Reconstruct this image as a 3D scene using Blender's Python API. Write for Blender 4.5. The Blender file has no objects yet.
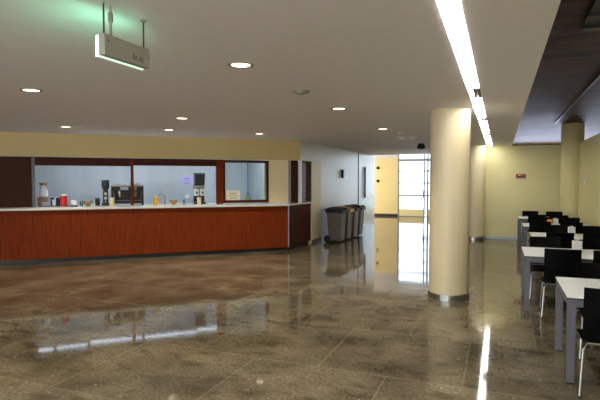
import bpy, bmesh, math, random
from mathutils import Vector, Matrix
random.seed(7)
S = bpy.context.scene
COL = S.collection
PI = math.pi
CEIL = 2.755          # white ceiling
SLAB = 3.30          # raw concrete slab over the dining strip

# ------------------------------------------------------------------ camera
cam_d = bpy.data.cameras.new('camera'); cam = bpy.data.objects.new('camera', cam_d); COL.objects.link(cam)
cam_d.sensor_width = 36; cam_d.lens = 30.0; cam_d.clip_start = .05; cam_d.clip_end = 200
cam.location = (0, 0, 1.72)
cam.rotation_euler = (math.radians(90 - 2.176), 0, math.radians(21.787))
S.camera = cam
# ------------------------------------------------------------------ world, exposure
W = bpy.data.worlds.new('sky'); S.world = W; W.use_nodes = True
bg = W.node_tree.nodes['Background']; bg.inputs[0].default_value = (.74, .84, 1, 1); bg.inputs[1].default_value = 3.4
S.view_settings.view_transform = 'Standard'; S.view_settings.look = 'None'
S.view_settings.gamma = 1; S.view_settings.use_curve_mapping = False
S.view_settings.exposure = 1.2
# ambient daylight added at three unseen, made-up windows behind the camera
for wx, ww in ((-8.0, 3.1), (-3.8, 3.1), (-.7, 1.5)):
    al = bpy.data.lights.new('window_daylight', 'AREA'); al.shape = 'RECTANGLE'; al.size = ww; al.size_y = 1.4; al.energy = 45; al.color = (1, .97, .93)
    ao = bpy.data.objects.new('window_daylight', al); COL.objects.link(ao); ao.location = (wx, -4.8, 1.65); ao.rotation_euler = (math.radians(90), 0, 0)
STRIP_E, KITCH_E, DOWN_E, SPOT_W = 12.5, 16.0, 2.0, 62.0

al = bpy.data.lights.new('side_window_daylight', 'AREA'); al.shape = 'RECTANGLE'; al.size = 3.8; al.size_y = 2.8; al.energy = 75; al.color = (1, .97, .9)  # unseen lamp added to brighten the corridor recess and far wall
ao = bpy.data.objects.new('side_window_daylight', al); COL.objects.link(ao); ao.location = (-7.95, 22.35, 1.6); ao.rotation_euler = (math.radians(90), 0, math.radians(-90))

al = bpy.data.lights.new('far_window_daylight', 'AREA'); al.shape = 'RECTANGLE'; al.size = 3.8; al.size_y = 1.9; al.energy = 120; al.color = (.70, .76, 1)  # unseen lamp added for the bluish glow on the slab
ao = bpy.data.objects.new('far_window_daylight', al); COL.objects.link(ao); ao.location = (2.2, 23.4, 1.95); ao.rotation_euler = (math.radians(90), 0, math.radians(180))

# ------------------------------------------------------------------ materials
def lin(c):
    return tuple(((v/255)/12.92 if v/255 <= .04045 else ((v/255+.055)/1.055)**2.4) for v in c) + (1,)
def mat(name, rgb, rough=.5, metal=0, var=0, vscale=8, bump=0, bscale=30, emit=None, es=0, stretch=None, spec=None, coat=0):
    m = bpy.data.materials.new(name); m.use_nodes = True
    N = m.node_tree.nodes; L = m.node_tree.links; b = N['Principled BSDF']
    col = lin(rgb)
    b.inputs['Base Color'].default_value = col; b.inputs['Roughness'].default_value = rough
    b.inputs['Metallic'].default_value = metal
    if spec is not None: b.inputs['Specular IOR Level'].default_value = spec
    if coat: b.inputs['Coat Weight'].default_value = coat; b.inputs['Coat Roughness'].default_value = .08
    if emit: b.inputs['Emission Color'].default_value = lin(emit); b.inputs['Emission Strength'].default_value = es
    tc = N.new('ShaderNodeTexCoord'); mp = N.new('ShaderNodeMapping'); L.new(tc.outputs['Object'], mp.inputs[0])
    if stretch: mp.inputs['Scale'].default_value = stretch
    nz = N.new('ShaderNodeTexNoise'); nz.inputs['Scale'].default_value = vscale; nz.inputs['Detail'].default_value = 5
    L.new(mp.outputs[0], nz.inputs[0])
    r = N.new('ShaderNodeValToRGB'); v = max(var, .015)
    r.color_ramp.elements[0].position = .3; r.color_ramp.elements[1].position = .7
    r.color_ramp.elements[0].color = tuple(c*(1-v) for c in col[:3]) + (1,)
    r.color_ramp.elements[1].color = tuple(min(1, c*(1+v)) for c in col[:3]) + (1,)
    L.new(nz.outputs[0], r.inputs[0]); L.new(r.outputs[0], b.inputs['Base Color'])
    if bump:
        n2 = N.new('ShaderNodeTexNoise'); n2.inputs['Scale'].default_value = bscale; L.new(mp.outputs[0], n2.inputs[0])
        bp = N.new('ShaderNodeBump'); bp.inputs['Strength'].default_value = bump; bp.inputs['Distance'].default_value = .01
        L.new(n2.outputs[0], bp.inputs['Height']); L.new(bp.outputs[0], b.inputs['Normal'])
    return m
def glow(name, rgb, e):
    m = bpy.data.materials.new(name); m.use_nodes = True; N = m.node_tree.nodes
    b = N['Principled BSDF']; b.inputs['Base Color'].default_value = lin(rgb)
    b.inputs['Emission Color'].default_value = lin(rgb); b.inputs['Emission Strength'].default_value = e
    return m
def glass_mat(name, tint=(245, 250, 250), refl=.06):
    m = bpy.data.materials.new(name); m.use_nodes = True; N = m.node_tree.nodes; L = m.node_tree.links; N.clear()
    o = N.new('ShaderNodeOutputMaterial'); mx = N.new('ShaderNodeMixShader'); t = N.new('ShaderNodeBsdfTransparent'); g = N.new('ShaderNodeBsdfGlossy')
    fr = N.new('ShaderNodeFresnel'); fr.inputs[0].default_value = 1.4
    t.inputs[0].default_value = lin(tint); g.inputs['Roughness'].default_value = .02
    L.new(fr.outputs[0], mx.inputs[0]); L.new(t.outputs[0], mx.inputs[1]); L.new(g.outputs[0], mx.inputs[2]); L.new(mx.outputs[0], o.inputs[0])
    return m

def floor_mat():
    m = bpy.data.materials.new('polished_stone_tiles'); m.use_nodes = True
    N = m.node_tree.nodes; L = m.node_tree.links; b = N['Principled BSDF']
    tc = N.new('ShaderNodeTexCoord')
    def nz(scale, detail, stretch=(1, 1, 1), rot=0):
        mp = N.new('ShaderNodeMapping'); mp.inputs['Scale'].default_value = stretch; mp.inputs['Rotation'].default_value = (0, 0, rot)
        L.new(tc.outputs['Object'], mp.inputs[0])
        n = N.new('ShaderNodeTexNoise'); n.inputs['Scale'].default_value = scale; n.inputs['Detail'].default_value = detail; L.new(mp.outputs[0], n.inputs[0]); return n
    def ramp(src, p0, c0, p1, c1):
        r = N.new('ShaderNodeValToRGB'); r.color_ramp.elements[0].position = p0; r.color_ramp.elements[1].position = p1
        r.color_ramp.elements[0].color = c0; r.color_ramp.elements[1].color = c1; L.new(src, r.inputs[0]); return r
    def mix(mode, fac, a, c):
        x = N.new('ShaderNodeMix'); x.data_type = 'RGBA'; x.blend_type = mode
        if isinstance(fac, float): x.inputs[0].default_value = fac
        else: L.new(fac, x.inputs[0])
        for v, k in ((a, 6), (c, 7)):
            if isinstance(v, tuple): x.inputs[k].default_value = v
            else: L.new(v, x.inputs[k])
        return x.outputs[2]
    base = ramp(nz(1.6, 8, (1, 1, 1)).outputs[0], .3, lin((80, 71, 56)), .72, lin((134, 124, 102)))
    fine = ramp(nz(34, 8).outputs[0], .3, (.5, .5, .5, 1), .7, (1.35, 1.35, 1.35, 1))
    c = mix('MULTIPLY', .8, base.outputs[0], fine.outputs[0])
    # dark scratches and veins
    vein = ramp(nz(3.5, 12, (1, 2.2, 1), .9).outputs[0], .30, (.75, .75, .75, 1), .47, (0, 0, 0, 1))
    c = mix('MIX', vein.outputs[0], c, lin((66, 58, 46)))
    # pale chips
    vo = N.new('ShaderNodeTexVoronoi'); vo.inputs['Scale'].default_value = 8.0
    mpv = N.new('ShaderNodeMapping'); mpv.inputs['Scale'].default_value = (1, 1.6, 1); L.new(tc.outputs['Object'], mpv.inputs[0]); L.new(mpv.outputs[0], vo.inputs[0])
    sp = ramp(vo.outputs['Distance'], .05, (1, 1, 1, 1), .10, (0, 0, 0, 1))
    sc = N.new('ShaderNodeSeparateColor'); L.new(vo.outputs['Color'], sc.inputs[0])
    pk = ramp(sc.outputs[0], .45, (0, 0, 0, 1), .5, (1, 1, 1, 1))
    mk = N.new('ShaderNodeMath'); mk.operation = 'MULTIPLY'; L.new(sp.outputs[0], mk.inputs[0]); L.new(pk.outputs[0], mk.inputs[1])
    c = mix('MIX', mk.outputs[0], c, lin((190, 176, 146)))
    # tile tone and joints
    br = N.new('ShaderNodeTexBrick'); mb = N.new('ShaderNodeMapping')
    mb.inputs['Location'].default_value = (.27, -.535, 0); L.new(tc.outputs['Object'], mb.inputs[0]); L.new(mb.outputs[0], br.inputs[0])
    br.inputs['Scale'].default_value = 1; br.inputs['Brick Width'].default_value = 1.28; br.inputs['Row Height'].default_value = 1.26
    br.inputs['Mortar Size'].default_value = .006; br.inputs['Mortar Smooth'].default_value = .1; br.offset = .5
    br.inputs['Color1'].default_value = (.80, .79, .78, 1); br.inputs['Color2'].default_value = (1.08, 1.07, 1.05, 1); br.inputs['Mortar'].default_value = (1, 1, 1, 1)
    c = mix('MULTIPLY', 1.0, c, br.outputs['Color'])
    jm = N.new('ShaderNodeMath'); jm.operation = 'MULTIPLY'; jm.inputs[1].default_value = .28; L.new(br.outputs['Fac'], jm.inputs[0])
    c = mix('MIX', jm.outputs[0], c, lin((165, 152, 124)))
    L.new(c, b.inputs['Base Color'])
    rr = ramp(nz(2.5, 4).outputs[0], .3, (.045, .045, .045, 1), .7, (.07, .07, .07, 1)); L.new(rr.outputs[0], b.inputs['Roughness'])
    bp = N.new('ShaderNodeBump'); bp.inputs['Strength'].default_value = .04; bp.inputs['Distance'].default_value = .004
    L.new(nz(3.2, 3).outputs[0], bp.inputs['Height']); L.new(bp.outputs[0], b.inputs['Normal'])
    b.inputs['Specular IOR Level'].default_value = .24
    return m

def slab_mat():
    m = mat('board_marked_concrete', (74, 50, 36), .6, var=.5, vscale=3, spec=.06)
    N = m.node_tree.nodes; L = m.node_tree.links; b = N['Principled BSDF']
    tc = N.new('ShaderNodeTexCoord'); br = N.new('ShaderNodeTexBrick'); L.new(tc.outputs['Object'], br.inputs[0])
    br.inputs['Scale'].default_value = 1; br.inputs['Brick Width'].default_value = 2.6; br.inputs['Row Height'].default_value = .22
    br.inputs['Mortar Size'].default_value = .008; br.inputs['Color1'].default_value = (.4, .4, .4, 1); br.inputs['Color2'].default_value = (1.25, 1.2, 1.15, 1); br.inputs['Mortar'].default_value = (.2, .2, .2, 1)
    old = b.inputs['Base Color'].links[0].from_socket
    x = N.new('ShaderNodeMix'); x.data_type = 'RGBA'; x.blend_type = 'MULTIPLY'; x.inputs[0].default_value = 1
    L.new(old, x.inputs[6]); L.new(br.outputs['Color'], x.inputs[7]); L.new(x.outputs[2], b.inputs['Base Color'])
    nz = N.new('ShaderNodeTexNoise'); nz.inputs['Scale'].default_value = 3; mp = N.new('ShaderNodeMapping'); mp.inputs['Scale'].default_value = (1, 6, 1)
    L.new(tc.outputs['Object'], mp.inputs[0]); L.new(mp.outputs[0], nz.inputs[0])
    bp = N.new('ShaderNodeBump'); bp.inputs['Strength'].default_value = .5; bp.inputs['Distance'].default_value = .02
    L.new(nz.outputs[0], bp.inputs['Height']); L.new(bp.outputs[0], b.inputs['Normal'])
    return m

M = dict(
    floor=floor_mat(), slab=slab_mat(),
    ceil=mat('ceiling_paint', (236, 232, 236), .7, var=.02),
    cream=mat('cream_wall_paint', (236, 218, 176), .45, var=.02, vscale=2),
    yellow=mat('warm_yellow_wall_paint', (232, 210, 152), .5, var=.02, vscale=2),
    olive=mat('yellow_green_wall_paint', (214, 206, 152), .45, var=.03, vscale=2),
    soffit=mat('beige_soffit_paint', (200, 178, 124), .6, var=.02, vscale=2),
    white=mat('cool_white_wall_panel', (214, 214, 216), .35, var=.02, vscale=2),
    column=mat('cream_column_paint', (216, 202, 166), .38, var=.02, vscale=3),
    kitchen=mat('pale_blue_kitchen_wall', (190, 198, 200), .5, var=.16, vscale=1.3, stretch=(1, 1, .06)),
    wood=mat('red_brown_wood', (112, 42, 4), .65, var=.3, vscale=5, stretch=(9, 9, .5), spec=.15),
    wood_dark=mat('dark_brown_wood', (74, 34, 12), .75, spec=.2, var=.25, vscale=5, stretch=(9, 9, .5)),
    slat=mat('brown_shutter_slat', (64, 27, 12), .65, var=.1, spec=.25),
    slat_blue=mat('glossy_metal_slat', (120, 116, 130), .28, metal=.6),
    worktop=mat('pale_grey_worktop', (205, 205, 200), .25, var=.05, vscale=40),
    plinth=mat('black_plinth', (30, 26, 24), .5),
    steel=mat('brushed_steel', (170, 170, 168), .3, metal=1),
    chrome=mat('chrome', (175, 175, 172), .3, metal=1),
    alu=mat('grey_aluminium', (150, 155, 165), .4, metal=.5),
    grey_leg=mat('grey_painted_metal', (92, 92, 100), .45),
    laminate=mat('white_laminate', (240, 241, 238), .3),
    edge=mat('dark_table_edge', (50, 50, 58), .5),
    black=mat('black_plastic', (10, 10, 12), .4),
    black_seat=mat('black_chair_shell', (4, 4, 5), .5, spec=.06),
    blackmetal=mat('black_enamel', (24, 25, 32), .3),
    bin_body=mat('grey_bin_plastic', (94, 84, 70), .5, var=.05),
    bin_lid=mat('black_bin_lid', (14, 15, 22), .5, spec=.25),
    bin_ochre=mat('ochre_bin_lid', (178, 134, 58), .45),
    rubber=mat('black_rubber', (16, 16, 16), .7),
    red=mat('red_tin_paint', (196, 24, 12), .35),
    brownwood=mat('tan_wood', (150, 110, 66), .5, var=.15),
    paper=mat('white_paper', (238, 240, 246), .32),
    lilac=mat('lilac_paper', (190, 184, 232), .7),
    creampaper=mat('cream_paper', (244, 236, 206), .7),
    ink=mat('grey_ink', (84, 80, 90), .8),
    china=mat('white_china', (235, 238, 245), .2),
    bluechina=mat('blue_china', (52, 62, 110), .25),
    brass=mat('brassy_steel', (196, 160, 110), .22, metal=1),
    creampl=mat('cream_plastic', (240, 226, 176), .4),
    yellowpl=mat('yellow_plastic', (236, 178, 60), .4),
    orange=mat('orange_packet', (214, 140, 60), .5),
    smoke=mat('smoked_plastic', (62, 62, 74), .15),
    panelblue=mat('pale_blue_panel', (170, 195, 225), .3),
    sign_body=mat('grey_sign_housing', (150, 150, 138), .5),
    redsign=mat('rust_red_sign', (160, 78, 48), .5),
    darkred=mat('dark_brown_sign_print', (84, 44, 24), .5),
    lamp_white=mat('white_lamp_metal', (210, 208, 204), .4),
    ground=mat('pale_outdoor_paving', (190, 190, 190), .8, var=.1),
    bristle=mat('yellow_green_bristle', (170, 176, 110), .8),
    polebl=mat('blue_grey_pole', (110, 132, 178), .4),
    duct=mat('dark_grey_duct', (40, 42, 44), .5),
    glass=glass_mat('clear_glass'),
    tumbler_white=glow('translucent_sign_cover', (205, 240, 222), .45),
    tumbler=glass_mat('tumbler_glass', (225, 235, 240)),
    strip=glow('fluorescent_diffuser', (255, 252, 246), STRIP_E),
    kstrip=glow('kitchen_fluorescent', (215, 230, 250), KITCH_E),
    kstrip_dim=glow('kitchen_fluorescent_weak', (215, 230, 250), 3.2),
    down=glow('warm_downlight_glass', (255, 240, 205), DOWN_E),
    signglow=glow('green_sign_face', (150, 255, 205), 7.0),
    signlit=glow('sign_bottom_diffuser', (235, 245, 255), .6),
)

# ------------------------------------------------------------------ helpers
class MB:
    def __init__(s): s.bm = bmesh.new(); s.T = Matrix.Identity(4)
    def _pts(s, pts): return [s.bm.verts.new(s.T @ Vector(p)) for p in pts]
    def box(s, x0, x1, y0, y1, z0, z1, top=None):
        """top = (x0,x1,y0,y1) gives a tapered box"""
        t = top or (x0, x1, y0, y1)
        v = s._pts([(x0,y0,z0),(x1,y0,z0),(x1,y1,z0),(x0,y1,z0),(t[0],t[2],z1),(t[1],t[2],z1),(t[1],t[3],z1),(t[0],t[3],z1)])
        for f in ((0,3,2,1),(4,5,6,7),(0,1,5,4),(1,2,6,5),(2,3,7,6),(3,0,4,7)): s.bm.faces.new([v[i] for i in f])
        return s
    def prism(s, pts, z0, z1):
        n = len(pts); a = s._pts([(x, y, z0) for x, y in pts]); b = s._pts([(x, y, z1) for x, y in pts])
        s.bm.faces.new(a[::-1]); s.bm.faces.new(b)
        for i in range(n): s.bm.faces.new([a[i], a[(i+1) % n], b[(i+1) % n], b[i]])
        return s
    def prism_y(s, pts, y0, y1):
        """outline in XZ extruded along Y"""
        n = len(pts); a = s._pts([(x, y0, z) for x, z in pts]); b = s._pts([(x, y1, z) for x, z in pts])
        s.bm.faces.new(a); s.bm.faces.new(b[::-1])
        for i in range(n): s.bm.faces.new([a[(i+1) % n], a[i], b[i], b[(i+1) % n]])
        return s
    def lathe(s, prof, cx=0, cy=0, n=24, cap=True):
        rings = []
        for r, z in prof:
            rings.append(s._pts([(cx + r*math.cos(2*PI*i/n), cy + r*math.sin(2*PI*i/n), z) for i in range(n)]))
        for a, b in zip(rings, rings[1:]):
            for i in range(n): s.bm.faces.new([a[i], a[(i+1) % n], b[(i+1) % n], b[i]])
        if cap:
            s.bm.faces.new(rings[0][::-1]); s.bm.faces.new(rings[-1])
        return s
    def tube(s, pts, r, n=10):
        pts = [Vector(p) for p in pts]; rings = []
        for i, p in enumerate(pts):
            d = (pts[min(i+1, len(pts)-1)] - pts[max(i-1, 0)]).normalized()
            u = d.cross(Vector((0, 0, 1)) if abs(d.z) < .95 else Vector((1, 0, 0))).normalized(); w = d.cross(u)
            rings.append(s._pts([p + (u*math.cos(2*PI*k/n) + w*math.sin(2*PI*k/n))*r for k in range(n)]))
        for a, b in zip(rings, rings[1:]):
            for i in range(n): s.bm.faces.new([a[i], a[(i+1) % n], b[(i+1) % n], b[i]])
        s.bm.faces.new(rings[0][::-1]); s.bm.faces.new(rings[-1])
        return s
    def sheet(s, fn, nu, nv, th):
        """curved panel: fn(u,v) -> point, given thickness along its normal"""
        g = [[Vector(fn(i/nu, j/nv)) for j in range(nv+1)] for i in range(nu+1)]
        def nrm(i, j):
            a = g[min(i+1, nu)][j] - g[max(i-1, 0)][j]; b = g[i][min(j+1, nv)] - g[i][max(j-1, 0)]
            return a.cross(b).normalized()
        A = [[s.bm.verts.new(s.T @ (g[i][j] + nrm(i, j)*th/2)) for j in range(nv+1)] for i in range(nu+1)]
        B = [[s.bm.verts.new(s.T @ (g[i][j] - nrm(i, j)*th/2)) for j in range(nv+1)] for i in range(nu+1)]
        F = s.bm.faces.new
        for i in range(nu):
            for j in range(nv):
                F([A[i][j], A[i+1][j], A[i+1][j+1], A[i][j+1]]); F([B[i][j], B[i][j+1], B[i+1][j+1], B[i+1][j]])
        for i in range(nu):
            F([A[i][0], B[i][0], B[i+1][0], A[i+1][0]]); F([A[i][nv], A[i+1][nv], B[i+1][nv], B[i][nv]])
        for j in range(nv):
            F([A[0][j], A[0][j+1], B[0][j+1], B[0][j]]); F([A[nu][j], B[nu][j], B[nu][j+1], A[nu][j+1]])
        return s
    def build(s, name, m, parent=None, bevel=0, smooth=False, loc=None, rotz=0, mod=None):
        bmesh.ops.recalc_face_normals(s.bm, faces=s.bm.faces)
        me = bpy.data.meshes.new(name); s.bm.to_mesh(me); s.bm.free()
        me.materials.append(M[m] if isinstance(m, str) else m)
        o = bpy.data.objects.new(name, me); COL.objects.link(o)
        if parent: o.parent = parent
        if loc: o.location = loc
        o.rotation_euler.z = rotz
        if smooth:
            for p in me.polygons: p.use_smooth = True
            me.set_sharp_from_angle(angle=math.radians(35))
        if bevel:
            b = o.modifiers.new('bevel', 'BEVEL'); b.width = bevel; b.segments = 2; b.limit_method = 'ANGLE'
        return o
def tag(o, label, cat, group=None):
    o['label'] = label; o['category'] = cat
    if group: o['group'] = group
    return o
def thing(name, label, cat, loc=(0, 0, 0), rotz=0, group=None):
    o = bpy.data.objects.new(name, None); COL.objects.link(o); o.location = loc; o.rotation_euler.z = rotz
    o.empty_display_size = .1
    return tag(o, label, cat, group)
def struct(o): o['kind'] = 'structure'; return o
def copy_tree(o, loc, label, rotz=None, group=None):
    def rec(a, par):
        c = a.copy(); COL.objects.link(c); c.parent = par
        for ch in [x for x in COL.objects if x.parent == a]: rec(ch, c)
        return c
    r = rec(o, None); r.location = loc
    if rotz is not None: r.rotation_euler.z = rotz
    r['label'] = label
    if group: r['group'] = group
    return r

# servery frame: local x runs right along the counter, local y goes back into the kitchen
TZ = 1.155
A = math.radians(42); P0 = Vector((-4.8, 11.3, 0))
SX = Vector((math.cos(A), math.sin(A), 0)); SY = Vector((-math.sin(A), math.cos(A), 0))
def sp(s, d, z=0): return tuple(P0 - SX*s + SY*d + Vector((0, 0, z)))
def xy(s, d): p = sp(s, d); return (p[0], p[1])
def sbox(mb, s0, s1, d0, d1, z0, z1):      # box in the servery frame, world coordinates
    mb.prism([xy(s0, d0), xy(s1, d0), xy(s1, d1), xy(s0, d1)], z0, z1); return mb
HD = .55                                   # hatch wall sits this far behind the counter front
SL = 8.6                                   # servery length to the left (beyond the frame)
XW = -4.8                                  # plane of the corridor's left wall
def s_at_x(x, d): return (P0.x + SY.x*d - x)/SX.x
sH = s_at_x(XW, HD)                        # corner of hatch wall with corridor wall plane (negative)
cornerY = sp(sH, HD)[1]

# ------------------------------------------------------------------ structure
struct(MB().box(-14, 6, -5, 26, -.2, 0).build('floor', 'floor'))
struct(MB().box(-60, 60, 24.62, 90, -.3, -.05).build('floor_outdoor_paving', 'ground'))
struct(MB().box(6.0, 60, -40, 24.6, -.3, -.05).build('floor_outdoor_side', 'ground'))
struct(MB().box(-60, -14.2, -40, 24.6, -.3, -.05).build('floor_outdoor_yard', 'ground'))
# white ceiling with a slot for the light line
SX0, SX1 = -.355, -.225
cm = MB()
cm.box(-14, SX0, -5, 19.8, CEIL, CEIL+.12); cm.box(SX1, .31, -5, 16, CEIL, CEIL+.12)
cm.box(SX0, SX1, 15.9, 19.8, CEIL, CEIL+.12); cm.box(SX0, SX1, -5, 15.9, CEIL+.115, CEIL+.12)
struct(cm.build('ceiling', 'ceil'))
struct(MB().box(.27, .31, -5, 15.97, CEIL+.12, SLAB).build('trim_1', 'ceil'))            # edge of the lowered ceiling
struct(MB().box(.2, 4.7, -5, 16, SLAB, SLAB+.2).box(-1.9, 4.7, 16, 24.6, SLAB, SLAB+.2).build('ceiling_slab', 'slab'))
struct(MB().box(-14, 0.4, 19.8, 24.62, 3.22, 3.35).box(-14, -1.9, 19.72, 19.8, CEIL+.12, 3.35).build('ceiling_corridor', 'ceil'))
struct(MB().box(-14, .3, -5, 20, CEIL+.3, CEIL+.4).build('ceiling_roof', 'ceil'))
# walls
struct(MB().box(-1.9, 2.15, 16, 16.15, 0, CEIL).build('wall_back', 'olive'))
struct(MB().box(1.98, 2.13, -5, 16, 0, CEIL).build('wall_right', 'olive'))
struct(MB().box(.31, 2.15, 15.99, 16.16, CEIL, CEIL+.025).build('trim_2', 'plinth'))
struct(MB().box(-1.9, -1.75, 16.15, 24.5, 0, 3.22).box(-1.9, .3, 15.97, 16.12, CEIL+.0, 3.3).build('wall_corridor_right', 'cream'))
struct(MB().box(-14.2, -14, -5, 20.1, 0, CEIL).build('wall_left', 'soffit'))
fw = MB()                                   # wall behind the camera; its three window openings are added to admit ambient daylight
fw.box(-14, 2.1, -5, -4.85, 0, .9); fw.box(-14, 2.1, -5, -4.85, 2.4, CEIL)
for a, b in ((-14, -9.6), (-6.4, -5.4), (-2.2, -1.4), (.1, 2.1)): fw.box(a, b, -5, -4.85, .9, 2.4)
struct(fw.build('wall_front', 'cream'))
for i, (a, b) in enumerate(((-9.6, -6.4), (-5.4, -2.2), (-1.4, .1))):  # out-of-view windows, added as a source of ambient daylight
    w = struct(MB().box(a, b, -4.95, -4.90, .9, .95).box(a, b, -4.95, -4.90, 2.35, 2.4).box(a, a+.05, -4.95, -4.9, .95, 2.35).box(b-.05, b, -4.95, -4.9, .95, 2.35).build('window_%d' % (i+3), 'alu'))
    MB().box(a+.05, b-.05, -4.93, -4.92, .95, 2.35).build('pane', 'glass', w)
struct(MB().box(4.5, 4.65, -5, 23.6, 0, SLAB).box(2.1, 4.5, -5, -4.85, 0, SLAB).box(.2, 2.1, -5, -4.85, CEIL+.01, SLAB).box(-1.75, 4.5, 23.5, 23.6, 0, .9).box(-1.75, 4.5, 23.5, 23.6, 3.0, SLAB).box(-1.75, .2, 23.5, 23.6, .9, 3.0).box(4.2, 4.5, 23.5, 23.6, .9, 3.0).build('wall_side_room', 'cream'))  # unseen enclosure added to keep daylight off the slab over the dining strip
# corridor left wall
wl = MB(); wl.box(XW-.12, XW, 13.65, 17.66, 0, CEIL); wl.box(XW-.12, XW, 17.82, 20.3, 0, CEIL); wl.box(XW-.12, XW-.03, 17.66, 17.82, 0, CEIL)
struct(wl.build('wall_corridor', 'white'))
struct(MB().box(XW-.13, XW-.0, cornerY, 13.65, 2.26, CEIL).build('trim_3', 'white'))   # bulkhead over the side shutter
struct(MB().box(XW-.13, XW, 12.86, 13.649, 0, 2.26).build('wall_pier', 'cream'))
struct(MB().box(XW-.028, XW-.008, 17.662, 17.818, 0, CEIL).build('trim_4', 'rubber'))
struct(MB().box(-8, XW-.12, 20.15, 20.3, 0, CEIL).build('wall_recess', 'yellow'))
struct(MB().box(-8, -4.62, 24.4, 24.55, 0, 2.84).build('wall_far', 'yellow'))
struct(MB().box(-8, -4.62, 24.4, 24.55, 2.84, 3.22).build('trim_5', 'white'))
struct(MB().box(-8, -4.62, 24.385, 24.4, 0, .11).build('baseboard_far', 'plinth'))
struct(MB().box(-1.9, 1.98, 15.985, 16, 0, .055).build('baseboard_back', 'alu'))
struct(MB().box(XW, XW+.012, 12.86, 13.66, 0, .09).build('baseboard_pier', 'plinth'))
# servery wall
sv = MB()
sbox(sv, sH, SL, HD, HD+.14, 2.255, CEIL)
struct(sv.build('wall_servery_soffit', 'soffit'))
sv = MB(); sbox(sv, -.17, .36, HD+.02, HD+.12, 1.16, 2.255)
struct(sv.build('wall_servery', 'cream'))
# kitchen
kd = MB(); sbox(kd, .03, .13, HD+.14, 1.45, TZ+.05, 2.7); struct(kd.build('wall_kitchen_side', 'kitchen'))
kb = MB(); sbox(kb, .13, SL, 3.4, 3.5, 0, 2.7); sbox(kb, .03, .13, 1.45, 3.4, 0, 2.7); sbox(kb, SL-1.2, SL-1.1, 1.2, 3.4, 0, 2.7)
struct(kb.build('wall_kitchen', 'kitchen'))
kc = MB(); sbox(kc, .03, SL, HD+.15, 3.5, 2.7, 2.75); struct(kc.build('ceiling_kitchen', 'ceil'))
# glazed wall at the corridor's end
def frame_win(name, x0, x1, y, z0, z1, bars_z, bars_x, fr, m='alu'):
    mb = MB(); mb.box(x0, x0+fr, y, y+.07, z0, z1); mb.box(x1-fr, x1, y, y+.07, z0, z1)
    mb.box(x0+fr, x1-fr, y, y+.07, z1-fr, z1); mb.box(x0+fr, x1-fr, y, y+.07, z0, z0+.03)
    for z, h in bars_z: mb.box(x0+fr, x1-fr, y+.005, y+.065, z-h/2, z+h/2)
    for x, w_ in bars_x: mb.box(x-w_/2, x+w_/2, y+.002, y+.068, z0+.03, z1-fr)
    w = struct(mb.build(name, m))
    MB().box(x0+fr, x1-fr, y+.03, y+.036, z0+.03, z1-fr).build('pane', 'glass', w)
    return w
w1 = frame_win('window_1', -4.62, -1.9, 24.42, 0, 3.22, ((2.73, .13), (2.2, .08), (1.62, .08), (1.02, .08)), ((-3.36, .07), (-3.2, .09)), .07)
MB().box(-4.55, -3.37, 24.425, 24.485, .03, .36).box(-3.18, -1.97, 24.425, 24.485, .03, .36).build('panel', 'creampl', w1)
MB().box(-3.42, -3.39, 24.36, 24.42, .9, 1.3).build('handle', 'steel', w1)
wr = struct(MB().box(-8.07, -8, 20.3, 24.4, 0, .1).box(-8.07, -8, 20.3, 24.4, 3.1, 3.22).box(-8.07, -8, 20.3, 20.38, .1, 3.1).box(-8.07, -8, 24.32, 24.4, .1, 3.1).box(-8.07, -8, 22.3, 22.38, .1, 3.1).build('window_6', 'alu'))  # unseen window added to let more daylight into the corridor
MB().box(-8.04, -8.034, 20.38, 24.32, .1, 3.1).build('pane', 'glass', wr)
wr = struct(MB().box(.2, 4.2, 23.52, 23.58, .9, .96).box(.2, 4.2, 23.52, 23.58, 2.94, 3.0).box(.2, .26, 23.52, 23.58, .96, 2.94).box(4.14, 4.2, 23.52, 23.58, .96, 2.94).box(2.17, 2.23, 23.52, 23.58, .96, 2.94).build('window_7', 'alu'))  # unseen window added beyond the back wall to light the slab
MB().box(.26, 4.14, 23.545, 23.55, .96, 2.94).build('pane', 'glass', wr)
# window with notice in the servery wall
wf = MB(); s0, s1, z0, z1 = .36, 1.52, 1.175, 2.235
sbox(wf, s0, s1, HD-.0, HD+.1, z1-.06, z1); sbox(wf, s0, s1, HD-.0, HD+.1, z0, z0+.07)
sbox(wf, s0, s0+.05, HD-.0, HD+.1, z0+.07, z1-.06); sbox(wf, s1-.05, s1, HD-.0, HD+.1, z0+.07, z1-.06)
w2 = struct(wf.build('window_2', 'wood_dark'))
g = MB(); sbox(g, s0+.05, s1-.05, HD+.05, HD+.056, z0+.07, z1-.06); g.build('pane', 'glass', w2)
g = MB(); sbox(g, s0+.052, s0+.10, HD+.062, HD+.1, z0+.072, z1-.062); g.build('inner_jamb', 'creampl', w2)
# ------------------------------------------------------------------ columns
def column(x, y, h, label, m_='column'):
    t = thing('round_column', label, 'column', (x, y, 0), group='round cream columns')
    MB().lathe([(.283, 0), (.283, h)], n=64).build('shaft', m_, t, smooth=True)
    MB().lathe([(.297, .0), (.297, .085), (.290, .09), (.284, .09)], n=64).build('base_ring', 'steel', t, smooth=True)
    return t
column(-.69, 7.66, CEIL, 'thick cream round column standing alone in the middle of the polished floor')
column(-.685, 15.70, CEIL, 'cream round column against the back wall, half hidden behind the big nearer column')
column(1.85, 15.70, SLAB, 'cream round column in the far right corner, rising past the wall top to dark ceiling', 'olive')
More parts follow.
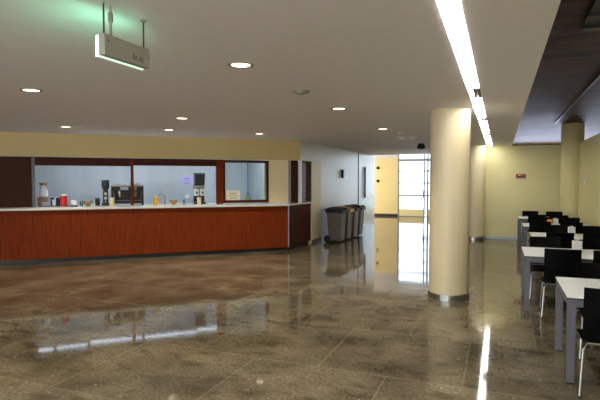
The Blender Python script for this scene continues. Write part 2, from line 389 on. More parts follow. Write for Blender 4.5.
# ------------------------------------------------------------------ service counter
ct = thing('service_counter', 'long red-brown wood-panelled canteen counter under the serving hatches', 'counter', (0, 0, 0))
m = MB()
def corner(s, d): return xy(s, d)
inset = .03
m.prism([xy(SL-.9, inset), (XW-inset, sp(0, inset)[1]+.02), (XW-inset, 12.85), (XW-.5, 12.85), xy(SL-.9, 1.0)], .09, 1.11)
m.build('front_panel', 'wood', ct)
m = MB(); m.box(XW-.03, XW-.018, sp(0, inset)[1]+.05, 12.85, .09, 1.11); m.build('side_panel', 'wood_dark', ct)
m = MB(); m.prism([xy(SL-.9, .09), (XW-.09, sp(0, .09)[1]+.02), (XW-.09, 12.85), (XW-.5, 12.85), xy(SL-.9, .9)], 0, .09); m.build('plinth', 'plinth', ct)
m = MB(); m.box(XW-.03, XW-.008, 11.285, 11.31, .09, 1.11); m.build('corner_post', 'alu', ct)
TZ = 1.155
m = MB(); m.prism([xy(SL-.9, -.02), (XW+.02, 11.27), (XW+.02, 12.855), (XW-.5, 12.855), xy(SL-.9, 1.05)], 1.11, TZ)
tag(m.build('worktop', 'worktop', bevel=.006), 'pale grey worktop running along the top of the brown counter', 'worktop')
# hatch frames and shutters
hf = thing('hatch_frame', 'dark brown wooden frame around the serving hatches on the counter', 'frame', (0, 0, 0))
m = MB()
sbox(m, 3.605, 3.67, HD, HD+.12, TZ, 2.245); m.build('mullion', 'wood', hf)
m = MB(); sbox(m, 1.525, 1.68, HD, HD+.12, TZ, 2.245); m.build('post', 'wood', hf)
m = MB(); sbox(m, 5.65, 5.70, HD, HD+.12, TZ, 2.245); m.build('post', 'grey_leg', hf)
def shutter(s0, s1, z0, z1, label, bottom=True, m_='slat'):
    t = thing('roller_shutter', label, 'roller shutter', sp(s1, HD+.03, z0), A, group='brown roller shutters of the servery')
    mb = MB(); L_ = s1-s0; n = max(2, int((z1-z0)/.042)); h = (z1-z0)/n
    for k in range(n):
        z = k*h
        mb.prism_y([(0, z+.008), (L_, z+.008), (L_, z+h-.006), (0, z+h-.006)], -.012, .018)
    mb.box(0, L_, .018, .03, 0, z1-z0)
    mb.build('slats', m_, t)
    MB().box(0, L_, -.02, .035, -.04, 0).build('bottom_rail', 'wood_dark', t)
    return t
shutter(3.672, 5.642, 2.10, 2.245, 'dark brown shutter rolled up above the left serving hatch')
shutter(1.682, 3.603, 2.12, 2.245, 'dark brown shutter rolled up above the right serving hatch')
shutter(5.702, SL-.6, TZ+.04, 2.245, 'large dark brown slatted shutter closed over the far left of the counter')
# side hatch on the corridor side of the corner
t = thing('side_hatch', 'narrow slatted metal shutter with pale jambs round the corner of the counter', 'roller shutter', (XW, cornerY, TZ))
L_ = 12.855 - cornerY; Hh = 2.25-TZ
mb = MB(); n = 22; h = (Hh-.06)/n
for k in range(n):
    z = .03+k*h
    mb.prism([(-.07, .10), (-.035, .10), (-.035, L_-.28), (-.07, L_-.28)], z, z+h*.55)
mb.build('slats', 'slat_blue', t)
MB().box(-.10, -.075, .10, L_-.28, .03, Hh-.03).build('backing', 'slat', t)
MB().box(-.11, -.015, L_-.28, L_-.005, 0, Hh).build('frame', 'wood_dark', t)
for z in (Hh-.03, 0): MB().box(-.11, -.015, .10, L_-.28, z, z+.03).build('rail', 'slat', t)
MB().box(-.11, -.0, .02, .10, 0, Hh).build('jamb', 'paper', t)
m = MB(); sbox(m, sH+.06, -.235, HD+.03, HD+.12, TZ, 2.25)
struct(m.build('trim_6', 'slat'))
m = MB(); sbox(m, -.235, -.17, HD, HD+.12, TZ, 2.25)
struct(m.build('trim_7', 'alu'))

# ------------------------------------------------------------------ lights
def batten(loc, length, rotz, wd, label, cat, name, m_, group, gap=False):
    t = thing(name, label, cat, loc, rotz, group)
    MB().box(-wd/2, wd/2, 0, length, .03, .10).build('housing', 'lamp_white', t)
    MB().box(-wd/2+.004, wd/2-.004, .01, length-.01, .0, .03).build('diffuser', m_, t)
    return t
xs = (SX0+SX1)/2
for i, (a, b, where) in enumerate(((-4.6, -1.0, 'x'), (-.9, 2.2, 'x'), (2.3, 5.95, 'first and widest segment, running up to the top edge'),
        (6.75, 8.75, 'second segment from the camera, past the first dark gap'),
        (9.35, 11.7, 'third segment from the camera, beyond the column top'),
        (12.45, 15.8, 'last and farthest segment, ending above the back wall'))):
    if i < 2: continue
    batten((xs, a if i > 2 else -4.6, CEIL-.004), b-(a if i > 2 else -4.6), 0, .118, 'white fluorescent ceiling strip: ' + where, 'ceiling light', 'strip_light', 'strip', 'line of recessed strip lights')
gp = 0
for a, b, w_ in ((5.95, 6.75, 'nearer'), (8.75, 9.35, 'middle'), (11.7, 12.45, 'farthest')):
    t = thing('strip_light_gear', 'dark metal gear tray in the %s gap of the ceiling light line' % w_, 'light fitting', (xs, a, CEIL+.012), group='dark gear trays between strip lights')
    for x in (-.015, .03): MB().box(x, x+.028, .02, b-a-.02, -.005, .06).build('tray', 'duct', t)
    MB().box(-.058, -.03, .02, b-a-.02, .0, .05).build('lamp', 'strip', t)
# downlights
DL = [(-2.16, 3.98, 'in the ceiling nearest the hanging sign'), (-4.97, 4.19, 'at the far left edge of the ceiling'),
      (-2.15, 6.88, 'in the middle of the ceiling, beyond the grey detector'), (-4.88, 6.97, 'above the counter, left of centre, nearer of a close pair'),
      (-7.72, 7.26, 'leftmost of the small ones over the counter'), (-6.22, 8.44, 'above the counter, farther and lower of a close pair'),
      (-4.90, 9.86, 'above the right end of the hatches'), (-2.17, 9.86, 'just left of the big column top')]
HID = [(-2.15, 1.1), (-4.95, 1.3), (-7.75, 4.4), (-7.75, 1.5), (-2.15, -1.8), (-4.95, -1.6), (-7.7, -1.4), (-10.5, 4.4), (-10.5, 1.5)]  # unseen downlights continuing the grid, added for ambient light
DL += [(x, y, 'on the near part of the ceiling outside the picture') for x, y in HID]
first = None
for x, y, w_ in DL:
    lab = 'round recessed downlight ' + w_
    if first is None:
        t = thing('downlight', lab, 'downlight', (x, y, CEIL), group='round recessed downlights'); first = t
        MB().lathe([(.082, -.002), (.10, -.009), (.118, -.006), (.12, .0)], n=32, cap=False).build('rim', 'sign_body', t, smooth=True)
        MB().lathe([(.0, -.004), (.085, -.004), (.085, -.001), (0, -.001)], n=32, cap=False).build('lens', 'down', t)
    else: copy_tree(first, (x, y, CEIL), lab)
    l = bpy.data.lights.new('downlight_beam', 'SPOT'); l.energy = SPOT_W; l.color = (1, .88, .68); l.spot_size = math.radians(120); l.spot_blend = .8; l.shadow_soft_size = .09
    lo = bpy.data.objects.new('downlight_beam', l); COL.objects.link(lo); lo.location = (x, y, CEIL-.03)
# warm lamp at the servery corner that washes the cream panel
# small ceiling devices
def dome(x, y, r, h, name, lab, cat, m_='lamp_white'):
    t = thing(name, lab, cat, (x, y, CEIL), group=None)
    MB().lathe([(r, 0), (r, -h*.35), (r*.86, -h*.4)], n=24, cap=True).build('base', m_, t, smooth=True)
    MB().lathe([(r*.8, -h*.4), (r*.7, -h*.85), (r*.35, -h), (.001, -h)], n=24, cap=False).build('cap', m_, t, smooth=True)
    return t
dome(-2.14, 5.39, .10, .035, 'smoke_detector', 'flat grey smoke detector between two downlights on the ceiling', 'smoke detector', 'sign_body')
dome(-1.95, 10.75, .09, .05, 'smoke_detector', 'small white smoke detector left of the column, nearest of the corridor ones', 'smoke detector')
dome(-2.2, 12.0, .09, .05, 'smoke_detector', 'small white smoke detector on the corridor ceiling, left of a matching one', 'smoke detector')
dome(-1.95, 12.1, .09, .05, 'smoke_detector', 'small white smoke detector beside the dark ceiling camera', 'smoke detector')
t = thing('ceiling_camera', 'small dark conical camera hanging from the ceiling near the corridor', 'camera', (-1.92, 13.3, CEIL))
MB().lathe([(.035, 0), (.035, -.06)], n=16).build('mount', 'lamp_white', t, smooth=True)
MB().lathe([(.07, -.06), (.10, -.13), (.11, -.18), (.06, -.21)], n=20).build('body', 'blackmetal', t, smooth=True)
dome(-2.1, 17.6, .06, .05, 'smoke_detector', 'tiny dark detector at the corridor end of the ceiling', 'smoke detector', 'sign_body')
# kitchen fluorescents (narrow ones mirrored in the floor; wide unseen ones added for brightness)
for i, (s_a, s_b, off) in enumerate(((4.6, 6.0, -1.3), (2.9, 4.3, -1.3), (1.2, 2.6, -1.3), (5.55, 6.1, 0), (4.75, 5.5, .05), (3.35, 4.7, .22), (1.85, 3.3, .22), (1.1, 1.82, .42), (.25, 1.0, -1.3))):
    lb = thing('kitchen_light', 'cool white fluorescent batten on the kitchen ceiling behind the hatches', 'ceiling light', sp(s_b, 2.6+off, 2.61), A, 'kitchen ceiling battens')
    MB().box(0, s_b-s_a, -.06, .06, .03, .09).build('housing', 'lamp_white', lb)
    dw = .016 if off >= 0 else .06
    MB().box(.01, s_b-s_a-.01, -dw, dw, 0, .03).build('diffuser', 'kstrip' if off < 0 else 'kstrip_dim', lb)
# hanging exit sign
EX, EY0, EY1, EZ0, EZ1 = -2.13, 2.29, 2.69, 2.443, 2.575
t = thing('exit_sign', 'grey emergency sign box with lit green back, hanging from the ceiling on two rods', 'exit sign', (EX, EY0, EZ0))
L_ = EY1-EY0; Hh = EZ1-EZ0
MB().box(-.045, .0, 0, L_, .008, Hh).build('housing', 'sign_body', t, bevel=.006)
MB().box(-.064, -.046, .0, L_, .0, Hh-.004).build('cover', 'tumbler_white', t, bevel=.006)
MB().box(-.070, -.0645, .006, L_-.006, .004, Hh-.01).build('lit_face', 'signglow', t)['label'] = 'glowing green face'
for y, z in ((.03, .09), (L_-.012, .065)): MB().box(-.001, .0015, y, y+.007, z, z+.014).build('screw', 'plinth', t)
pg = MB()
for y in (.245, .305):      # two small pictograms: a figure and an arrow block
    pg.box(-.001, .0012, y, y+.012, .060, .068); pg.box(-.001, .0012, y-.006, y+.018, .050, .057)
    pg.box(-.001, .0012, y+.002, y+.012, .038, .050); pg.box(-.001, .0012, y-.012, y, .034, .040); pg.box(-.001, .0012, y+.014, y+.032, .032, .038)
    pg.box(-.001, .0012, y+.020, y+.036, .044, .050); pg.box(-.001, .0012, y+.022, y+.034, .056, .062)
pg.build('pictogram', 'ink', t)
rz = CEIL-EZ0
MB().tube([(-.022, .02, Hh-.002), (-.022, .02, rz)], .005).build('rod', 'duct', t)
MB().tube([(-.022, .075, Hh-.002), (-.022, .075, rz)], .008).lathe([(.012, rz-.10), (.016, rz-.09), (.016, rz-.05), (.012, rz-.04)], -.022, .075, 14).build('rod', 'sign_body', t, smooth=True)
MB().tube([(-.022, L_-.03, Hh-.002), (-.022, L_-.03, rz-.012), (-.015, L_-.02, rz-.001)], .005).build('rod', 'duct', t)
MB().lathe([(.02, rz), (.018, rz-.008), (.008, rz-.012)], -.022, L_-.03, 16).build('rose', 'sign_body', t, smooth=True)

# dark louvred unit on the slab, upper right
t = thing('ceiling_vent', 'dark louvred box fixed to the brown concrete ceiling, upper right', 'vent', (.73, 3.95, SLAB))
MB().box(0, .9, 0, 1.75, -.06, 0).build('housing', 'duct', t)
for y in (.15, .75, 1.28, 1.70): MB().box(.0, .9, y, y+.05, -.09, -.06).build('louvre', 'duct', t)
# conduit along the slab
tag(MB().box(1.33, 1.37, 4.0, 15.0, SLAB-.035, SLAB).build('ceiling_conduit', 'duct'), 'thin dark conduit running lengthwise under the brown concrete ceiling', 'conduit')

# ------------------------------------------------------------------ wall fittings
t = thing('wall_sign', 'small rust-red sign plate on the back wall', 'sign', (.43, 15.985, 1.80))
MB().box(0, .27, 0, .014, 0, .125).build('plate', 'redsign', t)
MB().box(.02, .25, -.002, 0.001, .02, .06).box(.02, .05, -.002, .001, .07, .10).box(.21, .25, -.002, .001, .07, .10).build('print', 'darkred', t)
MB().box(.06, .13, -.0025, -.0021+.003, .075, .09).build('lettering', 'creampaper', t)
t = thing('wall_switch', 'small pale plate on the olive wall at the right', 'switch', (1.98, 14.3, 1.62))
MB().box(-.012, 0, -.2, .1, 0, .12).build('plate', 'lamp_white', t); MB().box(-.018, -.012, -.12, .02, .03, .09).build('rocker', 'paper', t)
t = thing('wall_sign', 'narrow black projecting sign on the white corridor wall beside a paper notice', 'sign', (XW, 15.62, 1.82))
MB().box(0, .012, -.03, .03, 0, .27).build('bracket', 'steel', t); MB().box(.012, .075, -.02, .02, 0, .27).build('panel', 'rubber', t)
t = thing('paper_notice', 'white paper notice taped to the white corridor wall above the bins', 'notice', (XW+.001, 15.95, 1.76))
MB().box(0, .004, 0, .40, 0, .32).build('sheet', 'paper', t); MB().box(.004, .005, .05, .33, .25, .27).box(.004, .005, .05, .30, .19, .2).box(.004, .005, .05, .33, .13, .14).build('print', 'lilac', t)
t = thing('door_pull', 'tall black vertical pull bar on the white corridor wall past the joint', 'door handle', (XW, 18.56, 1.08))
MB().box(.03, .055, -.1, .1, 0, 1.17).build('bar', 'rubber', t, bevel=.004); 
for z in (.1, 1.04): MB().box(0, .03, -.015, .015, z, z+.03).build('bracket', 'steel', t)
for z, w_ in ((1.72, 'lower'), (2.36, 'upper')):
    t = thing('round_wall_fitting', '%s of two small dark round fittings on the far yellow corridor wall' % w_, 'wall fitting', (-5.6, 24.4, z), group='dark round fittings on the yellow wall')
    MB().tube([(0, 0, 0), (0, -.03, 0)], .075, 20).build('disc', 'wood_dark', t); MB().tube([(0, -.03, 0), (0, -.06, 0)], .04, 16).build('knob', 'plinth', t)

# ------------------------------------------------------------------ kitchen bits on the worktop
G = 'things along the worktop'
def kt(name, label, cat, s, d, z=TZ, rz=A): return thing(name, label, cat, sp(s, d, z), rz)
def printed(name, label, s, d, z, w_, h, m_):
    t = kt(name, label, 'notice', s, d, z)
    MB().box(-w_/2, w_/2, 0, .004, 0, h).build('sheet', m_, t)
    MB().box(-w_*.28, w_*.25, -.001, 0, h*.70, h*.76).box(-w_*.33, w_*.33, -.001, 0, h*.45, h*.49).box(-w_*.2, w_*.25, -.001, 0, h*.2, h*.26).build('print', 'ink', t)
    return t
printed('paper_notice', 'cream paper notice in the lower left corner of the framed window', 1.27, HD+.03, 1.246, .35, .235, 'creampaper')
printed('paper_notice', 'lilac printed sheet on the kitchen wall beside the drinks dispenser', 2.03, 3.394, 1.60, .34, .26, 'lilac')
# glass jar with a brown lid on a wooden box
t = kt('sugar_jar', 'white-filled jar with brown lid on the tan box at left of the hatch', 'jar', 5.52, .92, TZ+.20)
MB().lathe([(.07, 0), (.095, .03), (.09, .15), (.06, .24), (.055, .27)], n=20).build('body', 'china', t, smooth=True)
MB().lathe([(.07, .27), (.085, .29), (.08, .33), (.03, .345)], n=20).build('lid', 'brownwood', t, smooth=True)
MB().tube([(.05, -.06, .12), (.09, -.06, .2), (.05, -.05, .27)], .012).build('handle', 'brownwood', t, smooth=True)
t = kt('wooden_box', 'tan wooden box under the white jar at left of the hatch', 'box', 5.54, .92)
MB().box(-.095, .095, -.09, .09, 0, .17).build('body', 'brownwood', t, bevel=.004); MB().box(-.1, .1, -.095, .095, .17, .20).build('lid', 'brownwood', t)
t = kt('plate_stack', 'small stack of pale plates in front of the tan box', 'plates', 5.46, .69, TZ+.013)
for k in range(5): MB().lathe([(.05, k*.018), (.085, k*.018+.008), (.087, k*.018+.013), (.05, k*.018+.009)], n=24).build('plate', 'china', t, smooth=True)
t = kt('serving_tray', 'flat black tray along the worktop under the plates and cups', 'tray', 5.22, .69)
MB().box(-.36, .36, -.11, .11, 0, .012).box(-.36, -.35, -.11, .11, .012, .02).box(.35, .36, -.11, .11, .012, .02).build('base', 'black', t)
t = kt('cup_stack', 'cluster of blue and white cups on the black tray', 'cups', 5.26, .70, TZ+.013)
for x, y, c, h in ((-.06, 0, 'bluechina', .11), (.0, .05, 'china', .12), (.055, 0, 'bluechina', .11), (-.02, -.05, 'china', .07)):
    MB().lathe([(.026, 0), (.036, .02), (.04, .07), (.036, .07)], x, y, 16).lathe([(.026, .07), (.038, .09), (.042, .07+h), (.038, .07+h)], x, y, 16).build('cup', c, t, smooth=True)
t = kt('red_tin', 'bright red tin with a white lid standing on the worktop', 'tin', 5.07, .46, TZ)
MB().lathe([(.076, 0), (.078, .01), (.076, .24)], n=28).build('body', 'red', t, smooth=True); MB().lathe([(.08, .24), (.08, .265), (.05, .272)], n=28).build('lid', 'china', t, smooth=True)
MB().lathe([(.0775, .0), (.08, .004), (.08, .018), (.0775, .022)], n=28).build('rim', 'brass', t, smooth=True)
t = kt('sugar_bowl', 'white bowl on a dark saucer right of the red tin', 'bowl', 4.87, .48)
MB().lathe([(.05, 0), (.085, .01), (.09, .018), (.05, .014)], n=24).build('saucer', 'bluechina', t, smooth=True)
MB().lathe([(.035, .015), (.07, .05), (.078, .10), (.06, .13), (.02, .145)], n=24).build('bowl', 'china', t, smooth=True)
def tumbler(s, label):
    t = kt('glass_tumbler', label, 'glass', s, .55)
    MB().lathe([(.028, 0), (.034, .12), (.031, .12), (.026, .008)], n=20).build('body', 'tumbler', t, smooth=True)
tumbler(4.72, 'clear glass tumbler between the white bowl and the metal bowl')
tumbler(2.47, 'clear glass tumbler right of the metal bowl by the tap')
def mbowl(s, label):
    t = kt('metal_bowl', label, 'bowl', s, .5)
    MB().lathe([(.045, 0), (.04, .012), (.05, .02), (.085, .07), (.10, .125), (.097, .125), (.08, .072), (.045, .028)], n=28).build('bowl', 'brass', t, smooth=True)
    MB().lathe([(.10, .118), (.104, .122), (.104, .128), (.098, .128)], n=28).build('rim', 'steel', t, smooth=True)
mbowl(4.58, 'brass-coloured metal bowl on the worktop left of the black grinder')
mbowl(2.72, 'brass-coloured metal bowl on the worktop right of the tap')
# coffee grinder
t = kt('coffee_grinder', 'tall black coffee grinder left of the espresso machine', 'coffee grinder', 4.22, .80)
MB().box(-.085, .085, -.11, .11, 0, .05).box(-.06, .06, -.0, .10, .05, .34).build('body', 'blackmetal', t, bevel=.006)
MB().lathe([(.045, .34), (.055, .36), (.085, .42), (.085, .56)], n=20).build('hopper', 'smoke', t, smooth=True)
MB().lathe([(.09, .56), (.09, .58), (.03, .59)], n=20).build('hopper_lid', 'black', t, smooth=True)
MB().tube([(0, -.03, .17), (0, -.075, .17)], .035, 16).tube([(0, -.03, .27), (0, -.07, .27)], .035, 16).build('doser', 'steel', t, smooth=True)
MB().tube([(0, -.07, .10), (0, -.17, .09)], .012).build('fork', 'chrome', t)
t = kt('knock_box', 'low dark blue-black box beside the coffee grinder', 'box', 4.395, .86)
MB().box(-.05, .05, -.08, .08, 0, .15).build('body', 'blackmetal', t, bevel=.01); MB().tube([(-.05, 0, .16), (.05, 0, .16)], .012).build('bar', 'rubber', t)
t = kt('canister', 'cream cylindrical canister in front of the espresso machine', 'canister', 4.08, .5)
MB().lathe([(.058, 0), (.06, .01), (.06, .165)], n=24).build('body', 'creampl', t, smooth=True); MB().lathe([(.063, .165), (.063, .185), (.03, .19)], n=24).build('lid', 'china', t, smooth=True)
# espresso machine
EW = .69
t = kt('espresso_machine', 'black and steel two-group espresso machine behind the hatch mullion', 'espresso machine', 3.74, .84)
MB().box(-EW/2, EW/2, -.17, .17, .04, .11).box(-EW/2, EW/2, .02, .17, .11, .44).build('body', 'blackmetal', t, bevel=.008)
for x in (-EW/2-.012, EW/2): MB().box(x, x+.012, -.18, .18, .03, .46).build('side_panel', 'black', t, bevel=.004)
MB().box(-EW/2, EW/2, -.14, .02, .34, .44).build('head_panel', 'blackmetal', t, bevel=.006)
MB().box(-.16, .02, -.145, -.14, .355, .43).build('display', 'panelblue', t); MB().box(.13, .20, -.145, -.14, .355, .43).build('display', 'panelblue', t)
MB().box(-.30, .30, -.16, .0, .112, .118).build('drip_grid', 'steel', t)
MB().box(-EW/2, EW/2, -.14, .16, .44, .452).box(-EW/2, EW/2, -.14, -.13, .452, .475).build('cup_rail', 'steel', t)
for x in (-.17, .17):
    MB().lathe([(.04, .24), (.045, .27), (.045, .335)], x, -.07, 20).build('group_head', 'chrome', t, smooth=True)
    gp_ = MB().lathe([(.034, .205), (.038, .215), (.038, .24)], x, -.07, 20).tube([(x, -.10, .225), (x, -.24, .20)], .013).build('portafilter', 'chrome', t, smooth=True)
for x in (-.32, .32): MB().tube([(x, -.10, .36), (x+.01*(1 if x < 0 else -1), -.19, .30), (x+.03*(1 if x < 0 else -1), -.19, .15)], .007).build('steam_wand', 'chrome', t, smooth=True)
for x in (-.34, .34):
    for y in (-.14, .14): MB().lathe([(.02, 0), (.018, .04)], x, y, 12).build('foot', 'rubber', t)
cup0 = None
for k, x in enumerate([-.28, -.215, -.15, -.085, -.02, .15, .215, .28]):
    h = .0
    p = Vector(sp(3.74, .84, TZ+.4525)) + SX*x
    lab = 'small white coffee cup in the row on top of the espresso machine'
    if cup0 is None:
        cup0 = thing('coffee_cup', lab, 'cup', p, A, 'white cups on the espresso machine')
        MB().lathe([(.02, 0), (.028, .02), (.032, .06), (.028, .06), (.022, .012)], n=18).build('bowl', 'china', cup0, smooth=True)
        MB().tube([(0, -.026, .042), (0, -.046, .036), (0, -.044, .018), (0, -.025, .014)], .004, 8).build('handle', 'china', cup0, smooth=True)
    else: copy_tree(cup0, p, lab)
t = kt('canister', 'yellow cylindrical canister left of the tap', 'canister', 3.12, .5)
MB().lathe([(.06, 0), (.062, .01), (.062, .19)], n=24).build('body', 'yellowpl', t, smooth=True); MB().lathe([(.06, .19), (.045, .205)], n=24).build('rim', 'creampl', t, smooth=True)
t = kt('tap', 'curved grey steel tap between the yellow canister and the metal bowl', 'tap', 2.88, .82)
MB().lathe([(.03, 0), (.026, .03), (.018, .05)], n=18).build('base', 'steel', t, smooth=True)
MB().tube([(0, 0, .04), (0, 0, .17), (-.02, -.01, .22), (-.07, -.02, .255), (-.13, -.03, .25), (-.17, -.04, .20), (-.175, -.04, .17)], .013).build('spout', 'alu', t, smooth=True)
MB().tube([(.02, 0, .05), (.07, 0, .075)], .008).build('lever', 'chrome', t)
# drinks dispenser
t = kt('drinks_dispenser', 'twin drinks dispenser with dark clear hopper on white base', 'drinks dispenser', 2.06, .85)
MB().box(-.14, .14, -.12, .14, 0, .05).box(-.13, .13, .04, .13, .05, .48).build('base', 'blackmetal', t, bevel=.006)
MB().box(-.135, -.01, -.06, .04, .20, .38).box(.01, .135, -.06, .04, .20, .38).build('dispensing_head', 'china', t, bevel=.012)
MB().box(-.12, .12, -.10, .13, .40, .46).build('collar', 'steel', t, bevel=.01)
MB().box(-.12, .12, -.10, .13, .48, .73, top=(-.13, .13, -.11, .14)).build('hopper', 'smoke', t, bevel=.015)
MB().box(-.135, .135, -.115, .145, .735, .76).build('lid', 'blackmetal', t, bevel=.008)
for x in (-.072, .072): MB().tube([(x, -.02, .20), (x, -.02, .15)], .012).build('nozzle', 'black', t)
for x in (-.072, .072): MB().tube([(x, -.06, .28), (x, -.085, .27)], .022, 14).build('button', 'smoke', t)
t = kt('canister', 'cream beaker in front of the drinks dispenser', 'canister', 2.12, .5)
MB().lathe([(.045, 0), (.052, .17), (.048, .17), (.042, .01)], n=24).build('body', 'creampl', t, smooth=True); MB().lathe([(.053, .165), (.055, .17), (.053, .175)], n=24).build('rim', 'china', t, smooth=True)
t = kt('wall_switch', 'small white socket on the kitchen wall left of the dispenser', 'switch', 2.02, 3.39, 1.22)
MB().box(-.05, .05, 0, .01, 0, .09).build('plate', 'paper', t); MB().box(-.03, .03, -.006, 0, .02, .07).build('rocker', 'china', t)
# kitchen back bench (hidden below the hatch, carries the broom's corner)
# upright brush in the corner of the kitchen, seen through the framed window
t = thing('broom', 'blue-grey pole with yellow-green brush in the kitchen corner behind the framed window', 'broom', sp(.22, 3.24, 0), A)
MB().tube([(0, 0, 1.36), (0, .03, 2.28)], .020).build('pole', 'polebl', t, smooth=True)
MB().box(-.13, .13, -.05, .05, .9, 1.28, top=(-.035, .035, -.03, .03)).build('brush_head', 'bristle', t)
MB().box(-.035, .035, -.03, .03, 1.28, 1.37).build('socket', 'polebl', t)
tb = thing('kitchen_bench', 'low pale bench against the kitchen back wall, seen through the framed window', 'bench', sp(.7, 3.09, 0), A)
MB().box(-.55, .55, -.28, .28, .85, .9).build('top', 'worktop', tb)
for x in (-.5, .5):
    for y in (-.24, .24): MB().box(x-.02, x+.02, y-.02, y+.02, 0, .85).build('leg', 'steel', tb)

# ------------------------------------------------------------------ wheelie bins
def make_bin(label, lid, loc):
    t = thing('wheelie_bin', label, 'bin', loc, 0, 'row of wheeled bins along the corridor wall')
    MB().box(-.15, .19, -.2, .2, .035, .86, top=(-.21, .235, -.245, .245)).build('body', 'bin_body', t, bevel=.018)
    MB().box(-.215, .242, -.25, .25, .845, .875).build('rim', 'bin_body', t, bevel=.006)
    def f(u, v):
        x = -.24+.51*u; y = -.265+.53*v
        z = .885+.10*math.sin(PI*min(1, .18+u*.86))*(1-.25*(2*v-1)**2)
        return (x, y, z)
    mb = MB().sheet(f, 10, 6, .014); mb.box(.25, .275, -.26, .26, .82, .905); mb.box(-.24, .26, -.268, -.258, .835, .95, top=(-.21, .22, -.262, -.255)); mb.box(-.24, .26, .258, .268, .835, .95, top=(-.21, .22, .255, .262))
    mb.build('lid', lid, t, smooth=True)
    MB().tube([(-.22, -.18, .90), (-.31, -.18, .91), (-.31, .18, .91), (-.22, .18, .90)], .014).build('handle', 'bin_lid', t, smooth=True)
    MB().tube([(-.19, -.23, .1), (-.19, .23, .1)], .012).build('axle', 'steel', t)
    for y in (-.235, .19):
        MB().tube([(-.19, y, .1), (-.19, y+.045, .1)], .1, 24).tube([(-.19, y-.004, .1), (-.19, y+.049, .1)], .04, 16).build('wheel', 'rubber', t)
    return t
BX = -4.29
make_bin('grey wheeled bin with black lid, nearest of the row', 'bin_lid', (BX, 13.48, 0))
make_bin('grey wheeled bin with ochre lid, second in the row', 'bin_ochre', (BX+.03, 14.06, 0))
make_bin('grey wheeled bin with black lid, third in the row behind the ochre one', 'bin_lid', (BX+.06, 14.64, 0))
make_bin('grey wheeled bin with black lid, farthest of the row', 'bin_lid', (BX+.08, 15.22, 0))

# ------------------------------------------------------------------ tables
TH = .745
def make_table(loc, label):
    t = thing('dining_table', label, 'table', loc, 0, 'white-topped dining tables along the right wall')
    L_, D_ = 1.36, .96
    MB().box(0, L_, 0, D_, TH-.008, TH).build('tabletop', 'laminate', t)
    MB().box(.001, L_-.001, .001, D_-.001, TH-.022, TH-.008).build('edge_band', 'edge', t)
    MB().box(.06, L_-.06, .01, .04, TH-.085, TH-.022).box(.06, L_-.06, D_-.04, D_-.01, TH-.085, TH-.022).box(.01, .04, .06, D_-.06, TH-.085, TH-.022).box(L_-.04, L_-.01, .06, D_-.06, TH-.085, TH-.022).build('apron', 'grey_leg', t)
    for x in (0.004, L_-.069):
        for y in (0.004, D_-.069): MB().box(x, x+.065, y, y+.065, .012, TH-.022).build('leg', 'grey_leg', t, bevel=.003)
    for x in (0.004, L_-.069):
        for y in (0.004, D_-.069): MB().box(x+.004, x+.061, y+.004, y+.061, 0, .012).build('foot_pad', 'rubber', t)
    return t
TB = [(.54, 4.72), (.312, 7.14), (.53, 9.50), (.485, 11.78), (.465, 14.20)]
tl = ['white-topped table with grey legs, nearest the camera at lower right', 'white-topped table with grey legs, second from the camera, farthest left of the row',
      'white-topped table with grey legs, third from the camera, middle of the row', 'white-topped table with grey legs, fourth from the camera', 'white-topped table with grey legs, farthest, by the back wall']
t0 = make_table((TB[0][0], TB[0][1], 0), tl[0])
for (x, y), l in zip(TB[1:], tl[1:]): copy_tree(t0, (x, y, 0), l)

# ------------------------------------------------------------------ chairs
def make_chair(loc, rz, label):
    """origin under the seat centre, sitter looks towards local +Y"""
    t = thing('dining_chair', label, 'chair', loc, rz, 'black dining chairs round the tables')
    def back(u, v):
        x = -.205+.41*u; z = .47+.41*v
        return (x, -.205 - .035*v + .03*(2*u-1)**2 - .0, z)
    MB().sheet(back, 12, 6, .014).build('backrest', 'black_seat', t, smooth=True, bevel=.004)
    def seat(u, v):
        x = -.205+.41*u; y = -.20+.41*v
        return (x, y, .448 - .015*math.sin(PI*u)*math.sin(PI*min(1, v*1.1)) - .02*max(0, v-.8)*5)
    MB().sheet(seat, 10, 10, .016).build('seat', 'black_seat', t, smooth=True)
    MB().tube([(-.17, -.17, .425), (.17, -.17, .425)], .011).tube([(-.17, .15, .415), (.17, .15, .415)], .011).tube([(-.15, -.17, .42), (-.15, .15, .41)], .009).tube([(.15, -.17, .42), (.15, .15, .41)], .009).build('seat_frame', 'chrome', t, smooth=True)
    for x in (-1, 1):
        MB().tube([(x*.165, -.17, .425), (x*.20, -.19, .38), (x*.225, -.235, .012)], .0095).build('leg', 'chrome', t, smooth=True)
        MB().tube([(x*.165, .15, .415), (x*.195, .17, .37), (x*.215, .20, .012)], .0095).build('leg', 'chrome', t, smooth=True)
    for x, y in ((-.225, -.236), (.225, -.236), (-.215, .2), (.215, .2)): MB().lathe([(.014, 0), (.014, .014)], x, y, 12).build('foot_cap', 'rubber', t)
    return t
CH = []   # (x centre, y, facing back wall?, label)
def near(i, xc, dy, lab): CH.append((xc, TB[i][1]+dy, 0, lab))
def far(i, xc, dy, lab): CH.append((xc, TB[i][1]+.96+dy, PI, lab))
near(0, .835, -.03, 'black chair with chrome legs, nearest of all, at the right edge of the picture')
near(1, .735, .0, 'black chair at the near side of the second table, chrome leg showing')
near(1, 1.27, .0, 'black chair cut by the right edge, at the near side of the second table')
near(2, .925, -.13, 'black chair at the near side of the middle table, left one')
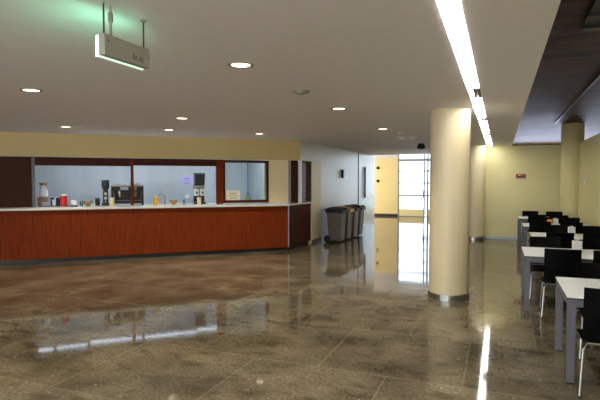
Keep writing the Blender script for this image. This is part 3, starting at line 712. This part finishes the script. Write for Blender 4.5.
near(2, 1.46, -.13, 'black chair at the near side of the middle table, at the right edge')
near(3, .785, -.1, 'black chair on the near side of the fourth table, left one')
near(3, 1.36, -.1, 'black chair on the near side of the fourth table, right one')
near(4, .87, -.2, 'black chair at the near side of the farthest table, left one')
near(4, 1.36, -.2, 'black chair at the near side of the farthest table, right one')
far(0, .95, -.08, 'black chair across the nearest table, facing the camera')
far(0, 1.5, -.08, 'black chair across the nearest table, further right, facing the camera')
far(1, .64, .0, 'black chair across the second table, left one, facing the camera')
far(1, 1.35, .0, 'black chair across the second table, right one, facing the camera')
far(2, 1.0, .0, 'black chair across the middle table, left one, facing the camera')
far(2, 1.58, .0, 'black chair across the middle table, right one, facing the camera')
far(3, .98, -.0, 'black chair across the fourth table, left one, facing the camera')
far(3, 1.5, -.0, 'black chair across the fourth table, right one, facing the camera')
far(4, .80, -.0, 'black chair behind the farthest table, left one against the back wall')
far(4, 1.40, -.0, 'black chair behind the farthest table, right one against the back wall')
c0 = None
for x, y, rz, lab in CH:
    if c0 is None: c0 = make_chair((x, y, 0), rz, lab)
    else: copy_tree(c0, (x, y, 0), lab, rotz=rz)
# napkin boxes
def napkin(x, y, lab, rz=0):
    t = thing('napkin_dispenser', lab, 'napkin dispenser', (x, y, TH), rz, 'pale napkin boxes on the tables')
    MB().box(-.055, .055, -.06, .06, 0, .012).build('base', 'steel', t)
    MB().box(-.05, .05, -.055, .055, .012, .15).build('body', 'lamp_white', t, bevel=.005)
    MB().box(-.03, .03, -.03, .03, .15, .154).build('slot_frame', 'alu', t); MB().box(-.02, .02, -.006, .006, .154, .165).build('napkin', 'paper', t)
napkin(1.0, 7.80, 'pale napkin box on the second table from the camera', .15)
napkin(1.21, 10.15, 'pale napkin box on the middle table', .1)
napkin(1.14, 12.2, 'pale napkin box on the fourth table, next to an orange packet', .0)
tb = tag(MB().box(-.045, .045, -.03, .03, 0, .13).build('orange_packet', 'orange', loc=(1.02, 12.2, TH), bevel=.006), 'small orange-brown packet beside the napkin box on the fourth table', 'packet')
